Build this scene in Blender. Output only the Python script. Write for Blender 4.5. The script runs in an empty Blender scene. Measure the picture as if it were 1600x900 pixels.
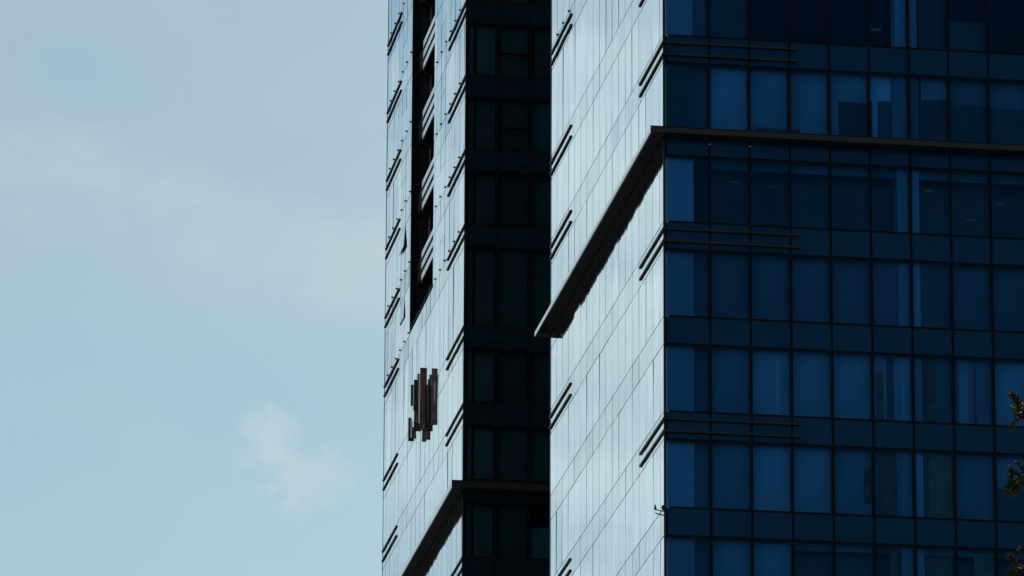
import bpy, math, random
from mathutils import Matrix, Vector
random.seed(7)
C = bpy.context.scene.collection
sc = bpy.context.scene

# ------------------------------------------------------------------ camera
TH, RO = math.radians(16.6195), math.radians(0.26728)
cam = bpy.data.cameras.new("camera"); cam.lens = 36 * 9713.6 / 1600; cam.sensor_width = 36
cam.clip_start = 1; cam.clip_end = 8000
co = bpy.data.objects.new("camera", cam); C.objects.link(co); sc.camera = co
r0, u0, f0 = Vector((1, 0, 0)), Vector((0, -math.sin(TH), math.cos(TH))), Vector((0, math.cos(TH), math.sin(TH)))
Rv = math.cos(RO) * r0 + math.sin(RO) * u0
Uv = -math.sin(RO) * r0 + math.cos(RO) * u0
ZC = 1.7
m = Matrix.Identity(4)
for i in range(3):
    m[i][0], m[i][1], m[i][2] = Rv[i], Uv[i], -f0[i]
m[2][3] = ZC
co.matrix_world = m

# ------------------------------------------------------------------ sun and sky
SUN_EL, SUN_AZ = 50, 42          # degrees; azimuth from the view direction (+Y) towards +X
sun = bpy.data.lights.new("sun", 'SUN'); sun.energy = 3.0; sun.angle = math.radians(0.5); sun.color = (1, .95, .88)
so = bpy.data.objects.new("sun", sun); C.objects.link(so)
sd = Vector((math.sin(math.radians(SUN_AZ)) * math.cos(math.radians(SUN_EL)),
             math.cos(math.radians(SUN_AZ)) * math.cos(math.radians(SUN_EL)), math.sin(math.radians(SUN_EL))))
so.rotation_euler = (-sd).to_track_quat('-Z', 'Y').to_euler(); so.location = sd * 400

world = bpy.data.worlds.new("World"); sc.world = world; world.use_nodes = True
wt = world.node_tree; wt.nodes.clear()
def wn(t, **k):
    n = wt.nodes.new(t)
    for a, b in k.items(): setattr(n, a, b)
    return n
def wl(a, b): wt.links.new(a, b)
def wmath(op, a, b=None, c=None, clamp=False):
    n = wn('ShaderNodeMath', operation=op, use_clamp=clamp)
    for i, v in enumerate((a, b, c)):
        if v is None: continue
        if isinstance(v, (int, float)): n.inputs[i].default_value = v
        else: wl(v, n.inputs[i])
    return n.outputs[0]
sky = wn('ShaderNodeTexSky', sky_type='NISHITA', sun_disc=False)
sky.sun_elevation = math.radians(SUN_EL); sky.sun_rotation = math.radians(SUN_AZ)
sky.air_density = 1.0; sky.dust_density = 1.2; sky.ozone_density = 1.5
tc = wn('ShaderNodeTexCoord')
sep = wn('ShaderNodeSeparateXYZ'); wl(tc.outputs['Generated'], sep.inputs[0])
sx, sy, sz = sep.outputs
def noise(scale, detail=4, rough=.55, vec=None, stretch=(1, 1, 1), off=(0, 0, 0), dist=0):
    mp = wn('ShaderNodeMapping'); mp.inputs['Scale'].default_value = stretch; mp.inputs['Location'].default_value = off
    wl(tc.outputs['Generated'], mp.inputs[0])
    n = wn('ShaderNodeTexNoise'); n.inputs['Scale'].default_value = scale; n.inputs['Detail'].default_value = detail
    n.inputs['Roughness'].default_value = rough; n.inputs['Distortion'].default_value = dist
    wl(mp.outputs[0], n.inputs['Vector']); return n.outputs['Fac']
def sstep(x, a, b):
    n = wn('ShaderNodeMapRange', interpolation_type='SMOOTHSTEP')
    wl(x, n.inputs['Value']); n.inputs['From Min'].default_value = a; n.inputs['From Max'].default_value = b
    return n.outputs[0]
# direction coordinates of the sky ahead: px = X/Y, pz = Z/Y
ys = wmath('MAXIMUM', sy, .05)
px = wmath('DIVIDE', sx, ys); pz = wmath('DIVIDE', sz, ys)
WOFF = (9.3, 2, 6.1)
n1 = noise(36, 5, .6)          # a few degrees
n2 = noise(60, 7, .66, stretch=(.7, 1, 1.7), off=(3, 1, 2), dist=.8)
n1c = wmath('SUBTRACT', n1, .5); n2c = wmath('SUBTRACT', n2, .5)
# veil that slants down to the right
line = wmath('MULTIPLY_ADD', px, -.34, .2915)       # pz of its middle
w1 = wmath('MULTIPLY_ADD', n1c, .030, 0.0)
dv = wmath('ABSOLUTE', wmath('ADD', wmath('SUBTRACT', pz, line), w1))
veil = wmath('MULTIPLY', wmath('SUBTRACT', 1.0, sstep(dv, .002, .016)), wmath('MULTIPLY_ADD', n2c, 1.3, .62), clamp=True)
# small ragged puff
def ell(cx, cz, rx, rz):
    a = wmath('DIVIDE', wmath('SUBTRACT', px, cx), rx); b = wmath('DIVIDE', wmath('SUBTRACT', pz, cz), rz)
    return wmath('SQRT', wmath('ADD', wmath('MULTIPLY', a, a), wmath('MULTIPLY', b, b)))
n3 = noise(230, 8, .72, off=(1, 5, 2))
n3c = wmath('SUBTRACT', n3, .5)
e1 = wmath('MINIMUM', ell(-.0405, .2715, .0055, .0070), ell(-.0325, .2650, .0095, .0060))
puff = wmath('SUBTRACT', 1.0, sstep(wmath('MULTIPLY_ADD', n3c, 3.2, e1), .1, 1.4))
puff = wmath('MULTIPLY', puff, wmath('SUBTRACT', 1.0, wmath('MULTIPLY', sstep(px, -.039, -.024), .45)))
# broad soft haze over the whole sky
big = noise(5.5, 4, .5, stretch=(1, 1, 2.2), off=(2.3, .4, 1.1))
broad = wmath('MULTIPLY', sstep(big, .42, .72), .45)
unseen_wisps = wmath('MULTIPLY_ADD', sstep(noise(26, 6, .62, stretch=(1, 1, 1.3), off=WOFF, dist=.5), .40, .66), .48, .0)  # cloud kept out of view, there for what the flanks mirror
unseen_bank = wmath('MULTIPLY', sstep(wmath('MULTIPLY', px, -1), .288, .318), wmath('MULTIPLY_ADD', sstep(pz, .24, .34), .34, .02))  # unseen cloud bank, shaped to brighten the reflections in the flanks
unseen_wisps = wmath('ADD', unseen_wisps, unseen_bank)
ahead = sstep(wmath('ABSOLUTE', px), .09, .16)
unseen_wisps = wmath('MULTIPLY', unseen_wisps, ahead)
cl = wmath('MAXIMUM', wmath('MULTIPLY', veil, .85), wmath('MULTIPLY', puff, .6))
cl = wmath('MAXIMUM', cl, broad)
lum = wn('ShaderNodeRGBToBW')
tint = wn('ShaderNodeMix', data_type='RGBA', blend_type='MULTIPLY'); tint.inputs[0].default_value = 1
wl(sky.outputs[0], tint.inputs[6]); tint.inputs[7].default_value = (.985, 1.06, .885, 1)
SKYTINT = tint
wl(tint.outputs[2], lum.inputs[0])
cc = wn('ShaderNodeMix', data_type='RGBA', blend_type='MULTIPLY'); cc.inputs[0].default_value = 1
wl(lum.outputs[0], cc.inputs[6]); cc.inputs[7].default_value = (1.06, 1.235, 1.28, 1)
mixc = wn('ShaderNodeMix', data_type='RGBA'); wl(cl, mixc.inputs[0]); wl(tint.outputs[2], mixc.inputs[6]); wl(cc.outputs[2], mixc.inputs[7])
cb = wn('ShaderNodeMix', data_type='RGBA', blend_type='MULTIPLY'); cb.inputs[0].default_value = 1     # brighter cloud outside the view, added to lift the flanks' reflections
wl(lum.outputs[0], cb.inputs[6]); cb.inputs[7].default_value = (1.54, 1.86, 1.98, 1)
mixd = wn('ShaderNodeMix', data_type='RGBA'); wl(unseen_wisps, mixd.inputs[0]); wl(mixc.outputs[2], mixd.inputs[6]); wl(cb.outputs[2], mixd.inputs[7])
mixc = mixd
bg = wn('ShaderNodeBackground'); bg.inputs[1].default_value = .119
wl(mixc.outputs[2], bg.inputs[0])
wo = wn('ShaderNodeOutputWorld'); wl(bg.outputs[0], wo.inputs[0])

sc.view_settings.view_transform = 'Standard'; sc.view_settings.look = 'None'
sc.view_settings.exposure = 0; sc.view_settings.gamma = 1
sc.cycles.transparent_max_bounces = 16
sc.cycles.max_bounces = 8

# ------------------------------------------------------------------ materials
def mat(name):
    mt = bpy.data.materials.new(name); mt.use_nodes = True; mt.node_tree.nodes.clear()
    return mt, mt.node_tree
def simple(name, col, rough=.6, metal=0, spec=.5, var=0, scale=3, emis=None, bump=0):
    mt, t = mat(name); N = t.nodes; L = t.links
    p = N.new('ShaderNodeBsdfPrincipled'); o = N.new('ShaderNodeOutputMaterial'); L.new(p.outputs[0], o.inputs[0])
    p.inputs['Base Color'].default_value = (*col, 1); p.inputs['Roughness'].default_value = rough
    p.inputs['Metallic'].default_value = metal; p.inputs['Specular IOR Level'].default_value = spec
    if var:
        tcn = N.new('ShaderNodeTexCoord'); nz = N.new('ShaderNodeTexNoise'); nz.inputs['Scale'].default_value = scale; nz.inputs['Detail'].default_value = 5
        L.new(tcn.outputs['Object'], nz.inputs['Vector'])
        cr = N.new('ShaderNodeValToRGB'); cr.color_ramp.elements[0].position = .3; cr.color_ramp.elements[1].position = .7
        cr.color_ramp.elements[0].color = (*[c * (1 - var) for c in col], 1); cr.color_ramp.elements[1].color = (*[min(1, c * (1 + var)) for c in col], 1)
        L.new(nz.outputs['Fac'], cr.inputs[0]); L.new(cr.outputs[0], p.inputs['Base Color'])
        if bump:
            b = N.new('ShaderNodeBump'); b.inputs['Strength'].default_value = bump; b.inputs['Distance'].default_value = .02
            L.new(nz.outputs['Fac'], b.inputs['Height']); L.new(b.outputs[0], p.inputs['Normal'])
    if emis: p.inputs['Emission Color'].default_value = (*emis[0], 1); p.inputs['Emission Strength'].default_value = emis[1]
    return mt
def glass(name, T, F0, diff=None, R=.97, wave=1.0):
    """coated glazing: dark blue near normal incidence, a mirror of the sky at grazing incidence"""
    mt, t = mat(name); N = t.nodes; L = t.links
    def mth(op, a, b=None):
        n = N.new('ShaderNodeMath'); n.operation = op
        for i, v in enumerate((a, b)):
            if v is None: continue
            if isinstance(v, (int, float)): n.inputs[i].default_value = v
            else: L.new(v, n.inputs[i])
        return n.outputs[0]
    geo = N.new('ShaderNodeNewGeometry'); oi = N.new('ShaderNodeObjectInfo')
    mp = N.new('ShaderNodeMapping'); mp.inputs['Scale'].default_value = (1, 1, .22); L.new(geo.outputs['Position'], mp.inputs[0])
    addv = N.new('ShaderNodeVectorMath'); addv.operation = 'ADD'; L.new(mp.outputs[0], addv.inputs[0])
    rv = N.new('ShaderNodeCombineXYZ'); L.new(mth('MULTIPLY', oi.outputs['Random'], 57.0), rv.inputs[2]); L.new(rv.outputs[0], addv.inputs[1])
    nz = N.new('ShaderNodeTexNoise'); nz.inputs['Scale'].default_value = 1.3; nz.inputs['Detail'].default_value = 1.5
    L.new(addv.outputs[0], nz.inputs['Vector'])
    bp = N.new('ShaderNodeBump'); bp.inputs['Strength'].default_value = 1; bp.inputs['Distance'].default_value = .005 * wave
    L.new(nz.outputs['Fac'], bp.inputs['Height'])
    lw = N.new('ShaderNodeLayerWeight'); lw.inputs['Blend'].default_value = .5
    mr = N.new('ShaderNodeMapRange'); mr.interpolation_type = 'SMOOTHSTEP'
    L.new(lw.outputs['Facing'], mr.inputs['Value']); mr.inputs['From Min'].default_value = .35; mr.inputs['From Max'].default_value = .84
    fac = mr.outputs[0]
    # panes differ a little in coating
    rnd = N.new('ShaderNodeMapRange'); L.new(oi.outputs['Random'], rnd.inputs['Value'])
    rnd.inputs['To Min'].default_value = R - .045; rnd.inputs['To Max'].default_value = R + .02
    cg = N.new('ShaderNodeMix'); cg.data_type = 'RGBA'; L.new(fac, cg.inputs[0])
    cg.inputs[6].default_value = (*F0, 1)
    cmb = N.new('ShaderNodeCombineColor'); 
    L.new(mth('MULTIPLY', rnd.outputs[0], .965), cmb.inputs[0]); L.new(rnd.outputs[0], cmb.inputs[1]); L.new(rnd.outputs[0], cmb.inputs[2])
    L.new(cmb.outputs[0], cg.inputs[7])
    gl = N.new('ShaderNodeBsdfGlossy'); gl.inputs['Roughness'].default_value = .012
    L.new(cg.outputs[2], gl.inputs['Color']); L.new(bp.outputs[0], gl.inputs['Normal'])
    r2 = N.new('ShaderNodeMapRange'); L.new(mth('FRACT', mth('MULTIPLY', oi.outputs['Random'], 7.31)), r2.inputs['Value'])   # tint differs from pane to pane
    r2.inputs['To Min'].default_value = .90; r2.inputs['To Max'].default_value = 1.05
    inv = mth('MULTIPLY', mth('SUBTRACT', 1.0, fac), r2.outputs[0])
    sc_ = N.new('ShaderNodeVectorMath'); sc_.operation = 'SCALE'; L.new(inv, sc_.inputs['Scale'])
    if diff is None:
        sc_.inputs[0].default_value = T; tr = N.new('ShaderNodeBsdfTransparent')
    else:
        sc_.inputs[0].default_value = diff; tr = N.new('ShaderNodeBsdfDiffuse')
    L.new(sc_.outputs[0], tr.inputs['Color'])
    ad = N.new('ShaderNodeAddShader'); L.new(gl.outputs[0], ad.inputs[0]); L.new(tr.outputs[0], ad.inputs[1])
    o = N.new('ShaderNodeOutputMaterial'); L.new(ad.outputs[0], o.inputs[0])
    return mt
s_ = lambda c: tuple(x ** .5 for x in c)
M = dict(
    glass=glass('blue_vision_glass', s_((.18, .45, .73)), (.002, .007, .013)),
    spandrel=glass('blue_spandrel_glass', None, (.002, .007, .013), diff=(.0042, .027, .064), R=.91),
    glassA=glass('dark_vision_glass', s_((.19, .32, .36)), (.003, .006, .008)),
    spandrelA=glass('dark_spandrel_glass', None, (.003, .006, .008), diff=(.006, .016, .022), R=.92),
    frame=simple('black_aluminium', (.004, .0045, .006), .5, spec=.08),
    corner=simple('corner_aluminium', (.008, .009, .011), .4, spec=.15),
    bar=simple('bronze_aluminium', (.021, .016, .012), .5, spec=.2, var=.15, scale=2),
    belt=simple('charcoal_cladding', (.020, .017, .020), .4, spec=.2, var=.2, scale=1.2),
    soffit=simple('soffit_cladding', (.020, .017, .019), .6, spec=.2, var=.2, scale=1.5),
    beltcap=simple('brushed_metal_edge', (.8, .78, .8), .3, metal=1, var=.06, scale=2),
    slab=simple('concrete_slab', (.34, .34, .33), .8, var=.1),
    ceiling=simple('ceiling_tiles', (.12, .12, .12), .8, var=.06),
    core=simple('core_wall', (.05, .05, .05), .8, var=.2, scale=.5),
    column=simple('white_column', (.50, .51, .52), .7),
    columnd=simple('grey_column', (.30, .33, .32), .7),
    b1=simple('blind_white', (.62, .62, .62), .8, var=.26, scale=.6),
    b2=simple('blind_pale_grey', (.42, .44, .44), .8, var=.26, scale=.6),
    b3=simple('blind_grey', (.24, .25, .25), .8, var=.26, scale=.6),
    b4=simple('blind_dark', (.12, .11, .10), .8, var=.12, scale=1.5),
    bw=simple('brown_reflection', (.34, .17, .075), .85, var=.45, scale=1.6),  # brown that stands in for warm reflections in the front glass
    bp=simple('curtain_violet', (.45, .24, .20), .85, var=.3, scale=1.2),
    lamp=simple('ceiling_light_diffuser', (.25, .25, .25), .5, emis=((.8, .9, 1.0), .018)),
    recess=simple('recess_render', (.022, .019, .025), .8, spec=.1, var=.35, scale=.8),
    band=simple('white_metal_band', (.88, .86, .87), .28, metal=.85, var=.04),
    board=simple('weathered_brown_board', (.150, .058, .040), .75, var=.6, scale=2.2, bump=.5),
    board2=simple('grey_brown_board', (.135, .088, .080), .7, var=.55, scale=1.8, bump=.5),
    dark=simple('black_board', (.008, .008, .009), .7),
    pale=simple('pale_strip_finish', (.85, .80, .88), .4),
    steel=simple('dark_steel', (.015, .014, .018), .4, metal=.3),
    ground=simple('asphalt', (.05, .05, .05), .9, var=.2, scale=.3),
    bark=simple('bark', (.06, .045, .035), .9, var=.4, scale=8, bump=1),
)

# ------------------------------------------------------------------ mesh helpers
class MB:
    def __init__(s): s.v = []; s.f = []
    def box(s, x0, x1, y0, y1, z0, z1):
        n = len(s.v)
        s.v += [(x0, y0, z0), (x1, y0, z0), (x1, y1, z0), (x0, y1, z0), (x0, y0, z1), (x1, y0, z1), (x1, y1, z1), (x0, y1, z1)]
        s.f += [tuple(n + i for i in q) for q in ((0, 3, 2, 1), (4, 5, 6, 7), (0, 1, 5, 4), (1, 2, 6, 5), (2, 3, 7, 6), (3, 0, 4, 7))]
        return s
    def tube(s, pts, rad, n=8):
        base = len(s.v)
        for i, p in enumerate(pts):
            p = Vector(p); d = (Vector(pts[min(i + 1, len(pts) - 1)]) - Vector(pts[max(i - 1, 0)])).normalized()
            a = d.orthogonal().normalized(); b = d.cross(a)
            r = rad[i] if isinstance(rad, (list, tuple)) else rad
            for k in range(n):
                t = 2 * math.pi * k / n; s.v.append(tuple(p + a * r * math.cos(t) + b * r * math.sin(t)))
        for i in range(len(pts) - 1):
            for k in range(n):
                s.f.append((base + i * n + k, base + i * n + (k + 1) % n, base + (i + 1) * n + (k + 1) % n, base + (i + 1) * n + k))
        s.f.append(tuple(base + k for k in reversed(range(n)))); s.f.append(tuple(base + (len(pts) - 1) * n + k for k in range(n)))
        return s
    def mesh(s, name, m):
        me = bpy.data.meshes.new(name); me.from_pydata(s.v, [], s.f); me.materials.append(m); me.update(); return me
def link(name, me, parent=None, loc=(0, 0, 0), rot=(0, 0, 0), **props):
    o = bpy.data.objects.new(name, me); C.objects.link(o)
    if parent: o.parent = parent
    o.location = loc; o.rotation_euler = rot
    for k, v in props.items(): o[k] = v
    return o
def thing(name, label, cat, loc=(0, 0, 0), rz=0, group=None):
    o = link(name, None, None, loc, (0, 0, rz)); o['label'] = label; o['category'] = cat
    if group: o['group'] = group
    return o
_cache = {}
def boxmesh(name, sx, sy, sz, m, cx=0, cy=0, cz=0):
    """box of the given size whose minimum corner is at cx, cy, cz; shared between alike pieces"""
    key = (name, round(sx, 3), round(sy, 3), round(sz, 3), m.name, cx, cy, cz)
    if key not in _cache:
        _cache[key] = MB().box(cx, cx + sx, cy, cy + sy, cz, cz + sz).mesh(name, m)
    return _cache[key]
def part(name, parent, m, x0, x1, y0, y1, z0, z1, **props):
    return link(name, boxmesh(name, x1 - x0, y1 - y0, z1 - z0, m), parent, (x0, y0, z0), **props)

PH = 0.1512
GJ, GH = .02, .034            # vertical and horizontal joints between panes
TP = .03                      # glass thickness

class Tower:
    """local axes: x along the street front, y along the left flank (away from the camera), z up; outside is -x and -y"""
    def __init__(s, root, levels, hs, W, D, fj, lj, zvis, mats, cut=None, frontvis=99):
        s.root, s.levels, s.hs, s.W, s.D, s.fj, s.lj, s.zvis = root, levels, hs, W, D, fj, lj, zvis
        s.g, s.sp = mats; s.cut = cut; s.frontvis = frontvis
        s.rest_g, s.rest_s = MB(), MB()
    def vis(s, z): return s.zvis[0] <= z <= s.zvis[1]
    def left_pane(s, name, a, b, z0, z1, m, opened=0):
        me = boxmesh(name, TP, b - a - GJ, z1 - z0 - GH, m, 0, GJ / 2, GH / 2)
        # each pane sits a hair off true, as real glazing does: that is what breaks up the reflections
        yaw = math.radians(-.16 + random.gauss(0, .15)); tilt = math.radians(random.gauss(0, .07))
        off = -(b - a) * .5 * math.sin(yaw)
        if opened:
            me = boxmesh(name, TP, b - a - GJ, z1 - z0 - GH, m, 0, GJ / 2, -(z1 - z0) + GH / 2)
            return link(name, me, s.root, (0, a, z1), (0, math.radians(opened), 0), label='vent pane tilted open at its lower edge')
        return link(name, me, s.root, (-off * 0 + math.sin(yaw) * (b - a) * .5, a, z0), (0, tilt, yaw))
    def front_pane(s, name, a, b, z0, z1, m):
        me = boxmesh(name, b - a - .10, TP, z1 - z0 - .085, m, .05, 0, .0425)
        return link(name, me, s.root, (a, 0, z0), (math.radians(random.gauss(0, .1)), 0, math.radians(random.gauss(0, .12))))
    def build(s):
        LV = s.levels                                   # descending tops of the spandrels
        for i, z in enumerate(LV):
            above = LV[i - 1] - s.hs if i else z + 2.5
            rows = [('spandrel_panel', max(0, z - s.hs), z, s.sp), ('window_pane', z, above, s.g)]
            for nm, z0, z1, m in rows:
                if z1 - z0 < .2: continue
                v = s.vis((z0 + z1) / 2)
                for a, b in zip(s.lj[:-1], s.lj[1:]):
                    segs = [(a, b)]
                    if s.cut and z1 > s.cut[2] + .1:
                        segs = [(p, q) for p, q in ((a, min(b, s.cut[0])), (max(a, s.cut[1]), b)) if q - p > .15]
                    for p, q in segs:
                        vent = s.cut and nm == 'window_pane' and z > s.cut[2] - .5 and (abs(p - 6.40) < .1 or abs(p - 19.99) < .1)
                        if v:
                            if vent:
                                zt = z + 1.40
                                s.left_pane(nm, p, q, z, zt, m)
                                op = 5.0 if (abs(p - 19.99) < .1 and abs(z - 87.92) < .3) else 2.6 if (abs(p - 19.99) < .1 and abs(z - 84.38) < .3) else 0
                                s.left_pane('vent_pane', p, q, zt, z1, m, op)
                            else: s.left_pane(nm, p, q, z0, z1, m)
                        else: (s.rest_g if m is s.g else s.rest_s).box(0, TP, p + .02, q - .02, z0 + .017, z1 - .017)
                for k, (a, b) in enumerate(zip(s.fj[:-1], s.fj[1:])):
                    if v and k < s.frontvis: s.front_pane(nm, a, b, z0, z1, m)
                    else: (s.rest_g if m is s.g else s.rest_s).box(a + .01, b - .01, 0, TP, z0 + .01, z1 - .01)
            # far and hidden flanks: strips
            for z0, z1, mb in ((max(0, z - s.hs), z, s.rest_s), (z, above, s.rest_g)):
                if z1 - z0 < .2: continue
                mb.box(s.W - TP, s.W, .12, s.D - .12, z0 + .02, z1 - .02)
                mb.box(.12, s.W - .12, s.D - TP, s.D, z0 + .02, z1 - .02)
        link('outer_glazing', s.rest_g.mesh('outer_glazing', s.g), s.root, kind='stuff')
        link('outer_spandrels', s.rest_s.mesh('outer_spandrels', s.sp), s.root, kind='stuff')
        top = LV[0] + 2.5
        # frame: mullions behind the joints
        for x in s.fj[1:-1]:
            part('mullion', s.root, M['frame'], x - .058, x + .058, .012, .2, 0, top)
        for y in s.lj[1:]:
            if s.cut and s.cut[0] - .05 < y < s.cut[1] + .05: part('mullion', s.root, M['frame'], TP + .012, .2, y - .05, y + .05, 0, s.cut[2] - .1)
            elif y < s.D - .2: part('mullion', s.root, M['frame'], TP + .012, .2, y - .05, y + .05, 0, top)
        part('corner_post', s.root, M['corner'], -.012, .075, -.012, .05, 0, top)
        part('corner_post', s.root, M['corner'], -.008, .12, s.D - .14, s.D + .01, 0, top)
        part('corner_post', s.root, M['corner'], s.W - .12, s.W + .01, -.01, .11, 0, top)
        part('corner_post', s.root, M['corner'], s.W - .12, s.W + .01, s.D - .115, s.D + .01, 0, top)
        for i, z in enumerate(LV):
            for zz in (z, z - s.hs):
                if zz < .3: continue
                part('transom', s.root, M['frame'], .21, s.W - .13, .017, .17, zz - .05, zz + .05)
                if s.cut and zz > s.cut[2] - .2:
                    part('transom', s.root, M['frame'], TP + .013, .17, .2, s.cut[0] - .05, zz - .03, zz + .03)
                    part('transom', s.root, M['frame'], TP + .013, .17, s.cut[1] + .05, s.D - .15, zz - .03, zz + .03)
                else: part('transom', s.root, M['frame'], TP + .013, .17, .2, s.D - .15, zz - .03, zz + .03)
            # slab with ceiling
            if z > 3:
                if s.cut and z > s.cut[2] - .5:
                    c = s.cut; b = MB().box(3.2, s.W - .3, .3, s.D - .3, z - .5, z - .12)
                    b.box(.3, 3.199, .3, c[0] - .15, z - .5, z - .12).box(.3, 3.199, c[1] + .15, s.D - .3, z - .5, z - .12)
                    link('floor_slab', b.mesh('floor_slab', M['slab']), s.root)
                else: part('floor_slab', s.root, M['slab'], .3, s.W - .3, .3, s.D - .3, z - .5, z - .12)
                if not s.cut: part('ceiling', s.root, M['ceiling'], .35, s.W - .35, .35, s.D - .35, z - s.hs + .02, z - s.hs + .06)
        part('core_wall', s.root, M['core'], 7, s.W - 3, 6.5, s.D - 4, 0, top - .3)
        part('sun_blocker', s.root, M['core'], .4, s.W - .4, s.D - .6, s.D - .5, 0, top - .2)  # unseen lining walls, added to keep sun from the rear out of the rooms
        part('sun_blocker', s.root, M['core'], s.W - .6, s.W - .5, .25, s.D - .62, 0, top - .2)
        part('roof', s.root, M['soffit'], .05, s.W - .05, .05, s.D - .05, top + .01, top + .5)

def levels(base_list, step, lo, hi):
    L = list(base_list)
    while L[-1] - step > lo: L.append(L[-1] - step)
    L = L[::-1]
    while L[-1] + step < hi: L.append(L[-1] + step)
    return L[::-1]

# ------------------------------------------------------------------ ground
MB().box  # noqa
gm = bpy.data.meshes.new('ground'); gm.from_pydata([(-3000, -3000, 0), (3000, -3000, 0), (3000, 3000, 0), (-3000, 3000, 0)], [], [(0, 1, 2, 3)]); gm.materials.append(M['ground'])
link('ground', gm, kind='structure')

# ================================================================== right tower (near)
zB = [82.97 + ZC, 78.222 + ZC, 74.622 + ZC, 71.022 + ZC]
LB = levels(zB, 3.6, 2.0, 104)
HB = 1.044
near = thing('glass_tower', 'nearest glass tower, dark blue gridded front filling the right half of the picture', 'tower',
             (5.5359, 217.26, 0), PH, 'twin glass office towers')
fjB = [0.07] + [.2095 + 1.5059 * n for n in range(1, 17)]
ljB = [0.05] + [.80 + 1.494 * i for i in range(0, 17)] + [26.25]
WB, DB = fjB[-1] + .06, 26.3
tB = Tower(near, LB, HB, WB, DB, fjB, ljB, (52 + ZC, 87 + ZC), (M['glass'], M['spandrel']), frontvis=11)
tB.build()

# ---- projecting belt at level k=1
def belt(root, W, D, zt, zb, off):
    # four mitred-looking runs: fascia boxes, butted end to end
    zt0, zb0 = zt + ZC, zb + ZC
    nf_ = int(round((W + 2 * off) / 3.01)); w_ = (W + 2 * off) / nf_
    for i in range(nf_):
        part('belt_fascia', root, M['belt'], -off + i * w_ + (.008 if i else 0), -off + (i + 1) * w_ - .008, -off, -off + .05, zb0, zt0)
    part('belt_fascia', root, M['beltcap'], -off, -off + .05, -off + .052, D + off - .052, zb0 + .004, zt0 - .012, label='pale reflective edge strip of the belt')
    part('belt_fascia', root, M['belt'], -off, W + off, D + off - .05, D + off, zb0, zt0)
    n = 18; seg = (D) / n
    for i in range(n):
        part('soffit_panel', root, M['soffit'], -off + .052, -.012, i * seg + .006, (i + 1) * seg - .006, zb0 + .012, zt0 - .02)
    nf = int(W / 1.5059)
    for i in range(nf + 1):
        a = -off + .06 + i * (W + off) / (nf + 1)
        part('soffit_panel', root, M['soffit'], a, a + (W + off) / (nf + 1) - .012, -off + .052, -.014, zb0 + .012, zt0 - .02)
    part('belt_drip', root, M['frame'], -off - .012, W + off, -off - .012, -off + .03, zt0 + .001, zt0 + .03)
belt(near, WB, DB, 70.87, 70.66, .57)

# ---- paired sunshade bars that wrap the corners
def bars(root, D, z, front=True, left=True, far=True, s0=5.0, f0=21.1, up=.30, gap=.46, t=.085):
    for dz in (up, up + gap):
        zz = z + ZC - dz
        if left:
            part('sunshade_bar', root, M['bar'], -.055, -.006, -.13, s0, zz - t / 2, zz + t / 2)
        if front:
            part('sunshade_bar', root, M['bar'], -.0045, 5.05, -.13, -.06, zz - t * .42, zz + t * .42)
            for q in (.21, 1.7155, 3.22, 4.727): part('bar_bracket', root, M['bar'], q - .02, q + .02, -.061, -.002, zz - .02, zz + .02)
        if far:
            part('sunshade_bar', root, M['bar'], -.055, -.006, f0, D - .05, zz - t / 2, zz + t / 2)
for z in (86.57, 82.97, 78.222, 74.622, 67.422, 60.222, 53.022): bars(near, DB, z)

# ---- little round restraint pins on the joints
def pins(root, ys, z, skip=None):
    for y in ys:
        if skip and skip[0] < y < skip[1]: continue
        if ('pin',) not in _cache:
            _cache[('pin',)] = MB().tube([(.01, 0, 0), (-.02, 0, 0), (-.022, 0, 0), (-.05, 0, 0)], [.035, .035, .05, .05], 8).mesh('restraint_pin', M['steel'])
        link('restraint_pin', _cache[('pin',)], root, (0, y, z + ZC + .06))
pins(near, ljB[1:-1], 82.95)

# ---- interiors behind the front of the near tower
def win(i):                       # w_i is the window that stands on level i (i counted down from the level at 74.62)
    z = 74.622 - 3.6 * i; return z + ZC, z + 3.6 - HB + ZC
def blind(c, i, m, u0=0, u1=1, top=1.0, bot=0.0, nm='blind', d=.30, **p):
    a, b = fjB[c] + .02, fjB[c + 1] - .02
    z0, z1 = win(i); h = z1 - z0
    part(nm, near, m, a + (b - a) * u0, a + (b - a) * u1, d, d + .02, z0 + h * bot + .01, z0 + h * top - .01, **p)
for i in range(-1, 7):            # structural columns close behind the glass
    z0, z1 = win(i)
    part('column', near, M['column'], .16, 1.16, .24, 1.1, z0 - .1, z1 + .02)
    part('column', near, M['column'], 8.80, 9.62, .24, 1.0, z0 - .1, z1 + .02)
    if i != 2:
        part('pier_panel', near, M['b3'], 1.22, 1.70, .46, .5, z0, z1)
b1, b2, b3, b4, bw, bp = (M[k] for k in ('b1', 'b2', 'b3', 'b4', 'bw', 'bp'))
part('blind', near, b4, .14, 1.18, .215, .235, win(1)[0] + .01, win(1)[1] - .01)       # duller blind over the corner column
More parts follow.
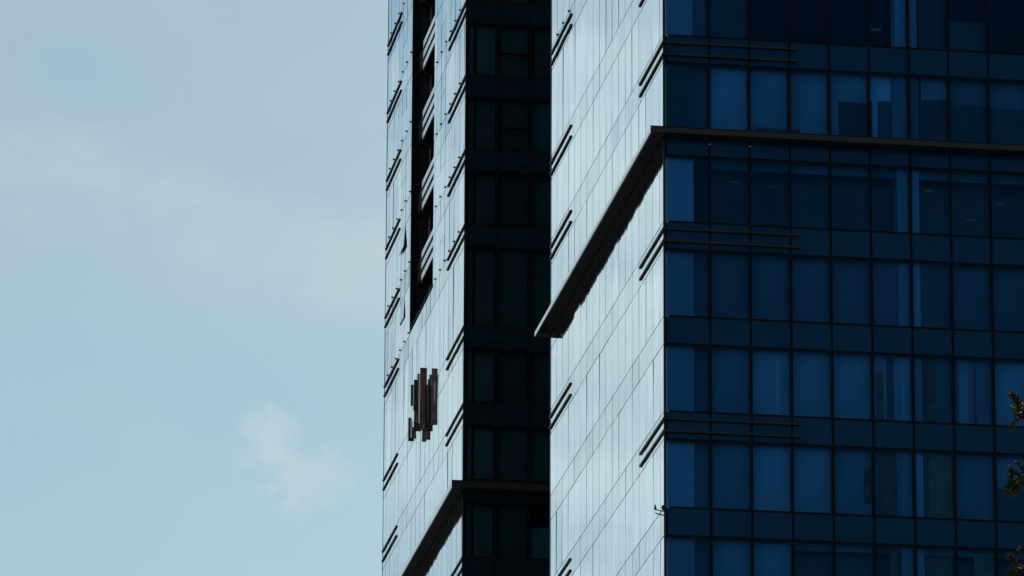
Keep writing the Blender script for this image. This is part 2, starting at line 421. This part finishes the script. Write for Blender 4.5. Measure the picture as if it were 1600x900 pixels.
# window row 1 (just above the belt)
blind(1, 1, b1); blind(2, 1, b2); blind(2, 1, b4, .15, 1, top=.12, d=.27)
blind(3, 1, b2, 0, .3); blind(3, 1, b1, .3, 1); blind(3, 1, b4, 0, .3, top=.12, d=.27)
blind(4, 1, b1); blind(4, 1, b4, .26, 1, top=.58, nm='partition', d=.27)
blind(5, 1, b1, 0, .6); blind(5, 1, b4, 0, .10, top=.62, nm='partition', d=.27); blind(5, 1, b4, .24, .6, top=.62, nm='partition', d=.27)
blind(5, 1, b3, .6, 1, d=.2); blind(6, 1, b3, 0, .26, d=.2)
blind(6, 1, b2, .34, 1); blind(6, 1, b4, .3, 1, top=.68, nm='partition', d=.27)
blind(7, 1, b3); blind(7, 1, b4, top=.62, nm='partition', d=.27)
blind(8, 1, b3); blind(8, 1, b4, top=.60, nm='partition', d=.27)
blind(9, 1, b3); blind(10, 1, b3)
# row 0
blind(1, 0, b4); blind(6, 0, b4, .3, 1); blind(7, 0, b4, top=.5)
# row 2: open offices with strip lights, a pale pelmet along the top
for c in range(1, 11): blind(c, 2, b3, top=1, bot=.86, nm='pelmet', d=.34)
for c in range(1, 11): blind(c, 2, b4, top=.86, bot=0, d=.9)  # dark sheets set back from the glass, standing in for dim open rooms
# rows 3, 4, 5: blinds down
for c in range(1, 11):
    blind(c, 3, [b3, b3, b3, b3, b3, b3, b4, b3, b3, b4, b4][c])
    blind(c, 4, [b2, b2, b2, b2, b2, b2, b3, b3, b2, b2, b2][c])
    blind(c, 5, [b2, b2, b2, b2, b2, b2, b3, b3, b2, b2, b2][c])
blind(2, 4, b1, .64, .74, nm='curtain_or_reflection', d=.27)
blind(5, 4, bw, .12, .3, top=.75, nm='curtain_or_reflection', d=.27); blind(5, 4, b4, .38, .56, nm='curtain_or_reflection', d=.27)  # brown strips here and below: warm reflections built as sheets behind the panes
blind(6, 4, bw, .38, .62, nm='curtain_or_reflection', d=.27); blind(6, 4, b4, .28, .36, nm='curtain_or_reflection', d=.27)
blind(7, 4, b2, .15, .4, nm='curtain_or_reflection', d=.27); blind(7, 4, b4, .0, .1, nm='curtain_or_reflection', d=.27); blind(7, 4, b4, .55, .6, nm='curtain_or_reflection', d=.27)
blind(5, 5, bw, .15, .6, nm='curtain_or_reflection', d=.23); blind(6, 5, bw, .38, 1, nm='curtain_or_reflection', d=.23); blind(4, 5, bw, .8, 1, top=.75, bot=.2, nm='curtain_or_reflection', d=.27)
blind(6, 5, b4, .28, .36, nm='curtain_or_reflection', d=.23)
blind(8, 5, b4, top=.52, nm='partition', d=.27); blind(9, 5, b4, top=.52, nm='partition', d=.27)
# row 6
blind(1, 6, b2); blind(2, 6, b2)
for c in range(3, 11): blind(c, 6, b4, top=.9, d=.9); blind(c, 6, b3, bot=.9, nm='pelmet', d=.34)  # set-back dark sheets again stand in for the dimness of open rooms
blind(5, 6, bw, .4, .6, nm='curtain_or_reflection', d=.27); blind(6, 6, bw, .32, 1, nm='curtain_or_reflection', d=.5); blind(7, 6, bw, .5, 1, nm='curtain_or_reflection', d=.4)  # brown sheets again in place of warm reflections
# lit ceiling fittings
for x, i, dz in ((2.6, 2, .72), (4.0, 2, .68), (9.95, 2, .74), (11.5, 2, .33), (12.6, 2, .6), (8.0, 0, .35), (6.8, 6, .52), (10.0, 6, .4)):
    z0, z1 = win(i); z = z0 + (z1 - z0) * dz
    part('ceiling_light', near, M['lamp'], x, x + .36, .62, .8, z, z + .035)
# small pale spot lamps under the belt
for x in (1.715, 3.221):
    part('belt_spot', near, M['b3'], x - .05, x + .05, -.1, -.03, 70.42 + ZC, 70.47 + ZC)

# ================================================================== left tower (far)
zA = [82.68 + ZC, 77.89 + ZC, 74.355 + ZC, 70.82 + ZC]
LA = levels(zA, 3.5377, 2.0, 122)
HA = 1.0385
far = thing('glass_tower', 'farther glass tower against the sky, its pale flank cut by a dark balcony recess', 'tower',
            (-2.1477, 266.91, 0), PH, 'twin glass office towers')
fjA = [0.05] + [-.0403 + 1.5059 * n for n in range(1, 15)]
ljA = [0.05] + [.36 + 1.51 * i for i in range(0, 18)] + [27.12]
WA, DA = fjA[-1] + .06, 27.2
CUT = (10.2, 18.0, 82.83 + ZC)
tA = Tower(far, LA, HA, WA, DA, fjA, ljA, (62 + ZC, 105 + ZC), (M['glassA'], M['spandrelA']), cut=CUT, frontvis=7)
tA.build()
belt(far, WA, DA, 70.57, 70.27, .57)
for z in [77.89 + .05, 74.355, 82.68, 67.28] + [82.68 + 3.5377 * n for n in range(1, 7)]:
    bars(far, DA, z, front=False, s0=5.35, f0=22.05, up=.12, gap=.47, t=.085)
pins(far, [1.87 + 1.51 * i for i in range(17)], 82.80)
for n in range(1, 7):
    pins(far, [1.87 + 1.51 * i for i in range(17)], 82.80 + 3.5377 * n, skip=(10.0, 18.1))
# recess: walls, slabs, white bands
topA = LA[0] + 2.5; zc = CUT[2]
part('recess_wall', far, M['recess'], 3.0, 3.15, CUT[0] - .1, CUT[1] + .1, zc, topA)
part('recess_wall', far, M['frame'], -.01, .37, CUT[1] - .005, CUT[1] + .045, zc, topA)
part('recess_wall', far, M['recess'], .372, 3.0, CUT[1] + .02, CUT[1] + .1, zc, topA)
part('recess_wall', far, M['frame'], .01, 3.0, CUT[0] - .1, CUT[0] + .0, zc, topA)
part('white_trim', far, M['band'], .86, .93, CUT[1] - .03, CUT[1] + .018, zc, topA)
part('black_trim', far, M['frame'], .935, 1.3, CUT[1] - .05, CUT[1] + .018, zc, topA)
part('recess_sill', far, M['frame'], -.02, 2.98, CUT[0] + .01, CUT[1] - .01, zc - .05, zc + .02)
for n in range(0, 11):
    z = 82.68 + 3.5377 * n + ZC
    if n:
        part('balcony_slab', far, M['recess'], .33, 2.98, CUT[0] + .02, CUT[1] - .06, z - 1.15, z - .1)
    for j, dz in enumerate((.02, .56, 1.12)):
        if n == 0: continue
        mb = MB(); zt = z + .05 - dz
        # band with a rounded far end that turns inward
        path = [(.30, CUT[0] + .02), (.30, 16.3)] + [(.30 + .75 * (1 - math.cos(t)), 16.3 + 1.1 * math.sin(t)) for t in [k * math.pi / 16 for k in range(1, 9)]]
        for (x0, y0), (x1, y1) in zip(path[:-1], path[1:]):
            dx, dy = x1 - x0, y1 - y0; l = math.hypot(dx, dy); nx, ny = dy / l * .06, -dx / l * .06
            k = len(mb.v)
            for zz in (zt - .30, zt): mb.v += [(x0, y0, zz), (x1, y1, zz), (x1 + nx, y1 + ny, zz), (x0 + nx, y0 + ny, zz)]
            mb.f += [tuple(k + q for q in r) for r in ((0, 1, 2, 3), (7, 6, 5, 4), (4, 5, 1, 0), (5, 6, 2, 1), (6, 7, 3, 2), (7, 4, 0, 3))]
        link('balcony_band', mb.mesh('balcony_band', M['band']), far)
# interior of the far tower behind its front
for n in range(-4, 6):
    z0 = (82.68 + 3.5377 * n if n >= 0 else 77.89 + 3.5377 * (n + 1)) + ZC
    hh = 3.74 if n == -1 else 2.5
    part('column', far, M['columnd'], .22, .42, .24, .9, z0, z0 + hh)
    for c in range(1, 7):
        r = random.random()
        mm = b4 if r < .5 else b3
        a, b = fjA[c - 1] + .06, fjA[c] - .06
        if c == 1: part('curtain_or_reflection', far, b2, .55, b, .34, .36, z0 + .02, z0 + hh - .02)
        else:
            part('curtain_or_reflection', far, b2 if mm is b3 else b3, a + random.random() * .15, b, .3, .32, z0 + .02, z0 + hh * (.62 if r > .8 else 1) - .02)
    if n > 0:
        for c in (1, 2): part('transom', far, M['frame'], fjA[1] + .06, fjA[2] - .06, TP + .014, .16, z0 + 1.07, z0 + 1.13)

# ================================================================== things by pixel-measured rays
def ray(x, y):
    c, s = math.cos(RO), math.sin(RO); X, Y = x - 800, 450 - y; f = 9713.6
    u = c * X - s * Y; v = s * X + c * Y
    return Vector((u / f, math.cos(TH) - v / f * math.sin(TH), math.sin(TH) + v / f * math.cos(TH)))
UF = Vector((math.cos(PH), math.sin(PH), 0)); UL = Vector((-math.sin(PH), math.cos(PH), 0))
A0 = Vector((-2.1477, 266.91, 0))
def on_plane_s(px_, py_, s):       # point where the ray crosses the plane y_local = s of the far tower
    d = ray(px_, py_); t = ((A0 + UL * s) @ UL) / (d @ UL); P = d * t
    return (P - A0) @ UF, P.z + ZC
def on_flank(px_, py_):
    d = ray(px_, py_); t = (A0 @ UF) / (d @ UF); P = d * t; return (P - A0) @ UL

bundle = thing('panel_bundle', 'bundle of upright brown and black boards hung on the pale flank of the farther tower', 'boards', A0, PH)
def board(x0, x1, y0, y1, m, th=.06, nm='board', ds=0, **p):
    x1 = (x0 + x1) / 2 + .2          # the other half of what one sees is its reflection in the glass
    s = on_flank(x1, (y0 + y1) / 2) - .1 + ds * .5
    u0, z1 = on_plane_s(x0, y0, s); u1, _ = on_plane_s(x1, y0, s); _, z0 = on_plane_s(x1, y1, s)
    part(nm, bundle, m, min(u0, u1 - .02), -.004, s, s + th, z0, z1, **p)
B1, B2, DK, PL = M['board'], M['board2'], M['dark'], M['pale']
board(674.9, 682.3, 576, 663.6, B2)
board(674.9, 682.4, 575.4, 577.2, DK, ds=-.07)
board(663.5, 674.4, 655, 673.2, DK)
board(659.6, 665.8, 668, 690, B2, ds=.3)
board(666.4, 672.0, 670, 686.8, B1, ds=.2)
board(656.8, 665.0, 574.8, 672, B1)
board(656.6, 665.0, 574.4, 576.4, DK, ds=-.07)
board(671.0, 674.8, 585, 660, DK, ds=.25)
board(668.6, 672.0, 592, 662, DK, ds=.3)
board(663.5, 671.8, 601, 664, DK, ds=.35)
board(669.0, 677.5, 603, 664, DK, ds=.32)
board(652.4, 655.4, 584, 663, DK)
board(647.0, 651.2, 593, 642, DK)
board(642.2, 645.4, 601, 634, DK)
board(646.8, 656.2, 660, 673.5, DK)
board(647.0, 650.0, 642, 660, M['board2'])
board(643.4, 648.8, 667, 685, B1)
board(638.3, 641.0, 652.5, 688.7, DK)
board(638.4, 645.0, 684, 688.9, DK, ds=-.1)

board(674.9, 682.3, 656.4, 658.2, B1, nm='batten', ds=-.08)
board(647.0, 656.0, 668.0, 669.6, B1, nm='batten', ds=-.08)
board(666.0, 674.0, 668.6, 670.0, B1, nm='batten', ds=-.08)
board(654.9, 656.6, 586, 661, PL, nm='pale_strip')  # thin pale uprights among the dark boards
board(646.0, 647.0, 602, 640, PL, nm='pale_strip')
board(642.0, 643.0, 655, 684, PL, nm='pale_strip')

# bracket with small lamp at the corner of the near tower
Bc = Vector((5.5359, 217.26, 0))
br = thing('bracket_lamp', 'tiny dark bracket with upright tip on the near tower corner', 'bracket', Bc + Vector((0, 0, 56.35 + ZC)), PH)
link('bracket_arm', MB().tube([(0, -.03, .10), (-.2, -.03, .13), (-.34, -.03, .17)], .02, 6).mesh('bracket_arm', M['steel']), br)
link('bracket_arm', MB().tube([(0, -.03, -.04), (-.14, -.03, -.03), (-.34, -.03, .03)], .022, 6).mesh('bracket_arm', M['steel']), br)
link('upright_tip', MB().tube([(-.33, -.03, .15), (-.34, -.03, .24), (-.34, -.03, .36)], [.05, .045, .012], 8).mesh('upright_tip', M['steel']), br)
link('lamp_housing', MB().tube([(-.04, -.03, .14), (-.06, -.03, .25), (-.04, -.03, .34)], [.03, .07, .03], 8).mesh('lamp_housing', M['steel']), br)
link('hanger', MB().tube([(-.14, -.03, -.05), (-.14, -.03, .12)], .014, 6).mesh('hanger', M['steel']), br)

# ================================================================== conifer by the right edge of the picture
def needle_mat():
    mt, t = mat('conifer_needles'); N = t.nodes; L = t.links
    p = N.new('ShaderNodeBsdfPrincipled'); o = N.new('ShaderNodeOutputMaterial'); L.new(p.outputs[0], o.inputs[0]); p.inputs['Roughness'].default_value = .6
    g = N.new('ShaderNodeNewGeometry'); nz = N.new('ShaderNodeTexNoise'); nz.inputs['Scale'].default_value = 3.0; L.new(g.outputs['Position'], nz.inputs['Vector'])
    cr = N.new('ShaderNodeValToRGB'); e = cr.color_ramp.elements
    e[0].position = .35; e[0].color = (.010, .024, .007, 1); e[1].position = .72; e[1].color = (.080, .078, .012, 1)
    L.new(nz.outputs['Fac'], cr.inputs[0]); L.new(cr.outputs[0], p.inputs['Base Color']); return mt
M['needle'] = needle_mat()
rt = random.Random(11)
TX, TY, THT = 8.10, 70.0, 26.0
tree = thing('conifer_tree', 'dark green conifer, branch tips poking in at the right edge', 'tree', (TX, TY, 0))
link('trunk', MB().tube([(0, 0, 0), (.05, 0, 6), (0, .05, 13), (.02, 0, 19), (0, 0, THT)], [.3, .24, .16, .08, .015], 10).mesh('trunk', M['bark']), tree)
lim = MB(); nd = MB()
def tuft(p, d, r, n):
    for _ in range(n):
        a = Vector((rt.gauss(0, 1), rt.gauss(0, 1), rt.gauss(0, 1))).normalized()
        dd = (d * .9 + a * .75).normalized(); q = p + dd * r * rt.uniform(.6, 1.0)
        w = dd.cross(Vector((rt.random() - .5, rt.random() - .5, rt.random() - .5))).normalized() * .008
        k = len(nd.v); nd.v += [tuple(p - w), tuple(p + w), tuple(q + w * .3), tuple(q - w * .3)]; nd.f.append((k, k + 1, k + 2, k + 3))
def branch(z, az, ln):
    d = Vector((math.cos(az), math.sin(az), 0)); pts = []
    for i in range(6):
        t = i / 5; pts.append(Vector((0, 0, z)) + d * ln * t + Vector((0, 0, -.18 * ln * t + .22 * ln * t * t)))
    lim.tube([tuple(p) for p in pts], [.035 * (1 - .85 * i / 5) for i in range(6)], 5)
    dense = z > 15
    for i in range(int(ln / (.055 if dense else .22))):
        t = (i + 1) / (ln / (.055 if dense else .22)); 
        if t < .15: continue
        k = min(4, int(t * 5)); p = pts[k].lerp(pts[k + 1], t * 5 - k) if t < 1 else pts[5]
        for sgn in (-1, 1):
            side = Vector((-d.y, d.x, 0)) * sgn * rt.uniform(.3, 1.1); l2 = (1 - t) * ln * .30 + .15
            q = p + side * l2 * .8 + d * l2 * .7 + Vector((0, 0, rt.uniform(-.20, .20)))
            lim.tube([tuple(p), tuple(q)], [.008, .004], 3)
            for j in range(4 if dense else 3): tuft(p.lerp(q, (j + 1) / (4 if dense else 3)), (q - p).normalized(), .085 if dense else .15, 24 if dense else 8)
    tuft(pts[5], d, .09, 30)
zs_ = [2.5 + .76 * i for i in range(17)] + [15.3, 16.2, 17.1, 18.1, 19.18, 20.24, 21.06, 21.95, 22.75, 23.5, 24.2, 24.8, 25.3]
for z in zs_:
    ln = min(3.6, .30 + (THT - z) * .33) * rt.uniform(.94, 1.04)
    near_ = {19.18: 2.20, 20.24: 2.25, 21.06: 2.16}.get(z)
    nb = 8; a0 = math.pi if near_ else rt.random() * 6.28
    for k in range(nb):
        branch(z + (rt.uniform(-.08, .08) if k else 0), a0 + 6.283 * k / nb + (rt.uniform(-.2, .2) if k else 0), (near_ or ln) * (1 if near_ and not k else rt.uniform(.85, 1.03)))
link('limbs', lim.mesh('limbs', M['bark']), tree, kind='stuff')
link('crown', nd.mesh('crown', M['needle']), tree, kind='stuff')
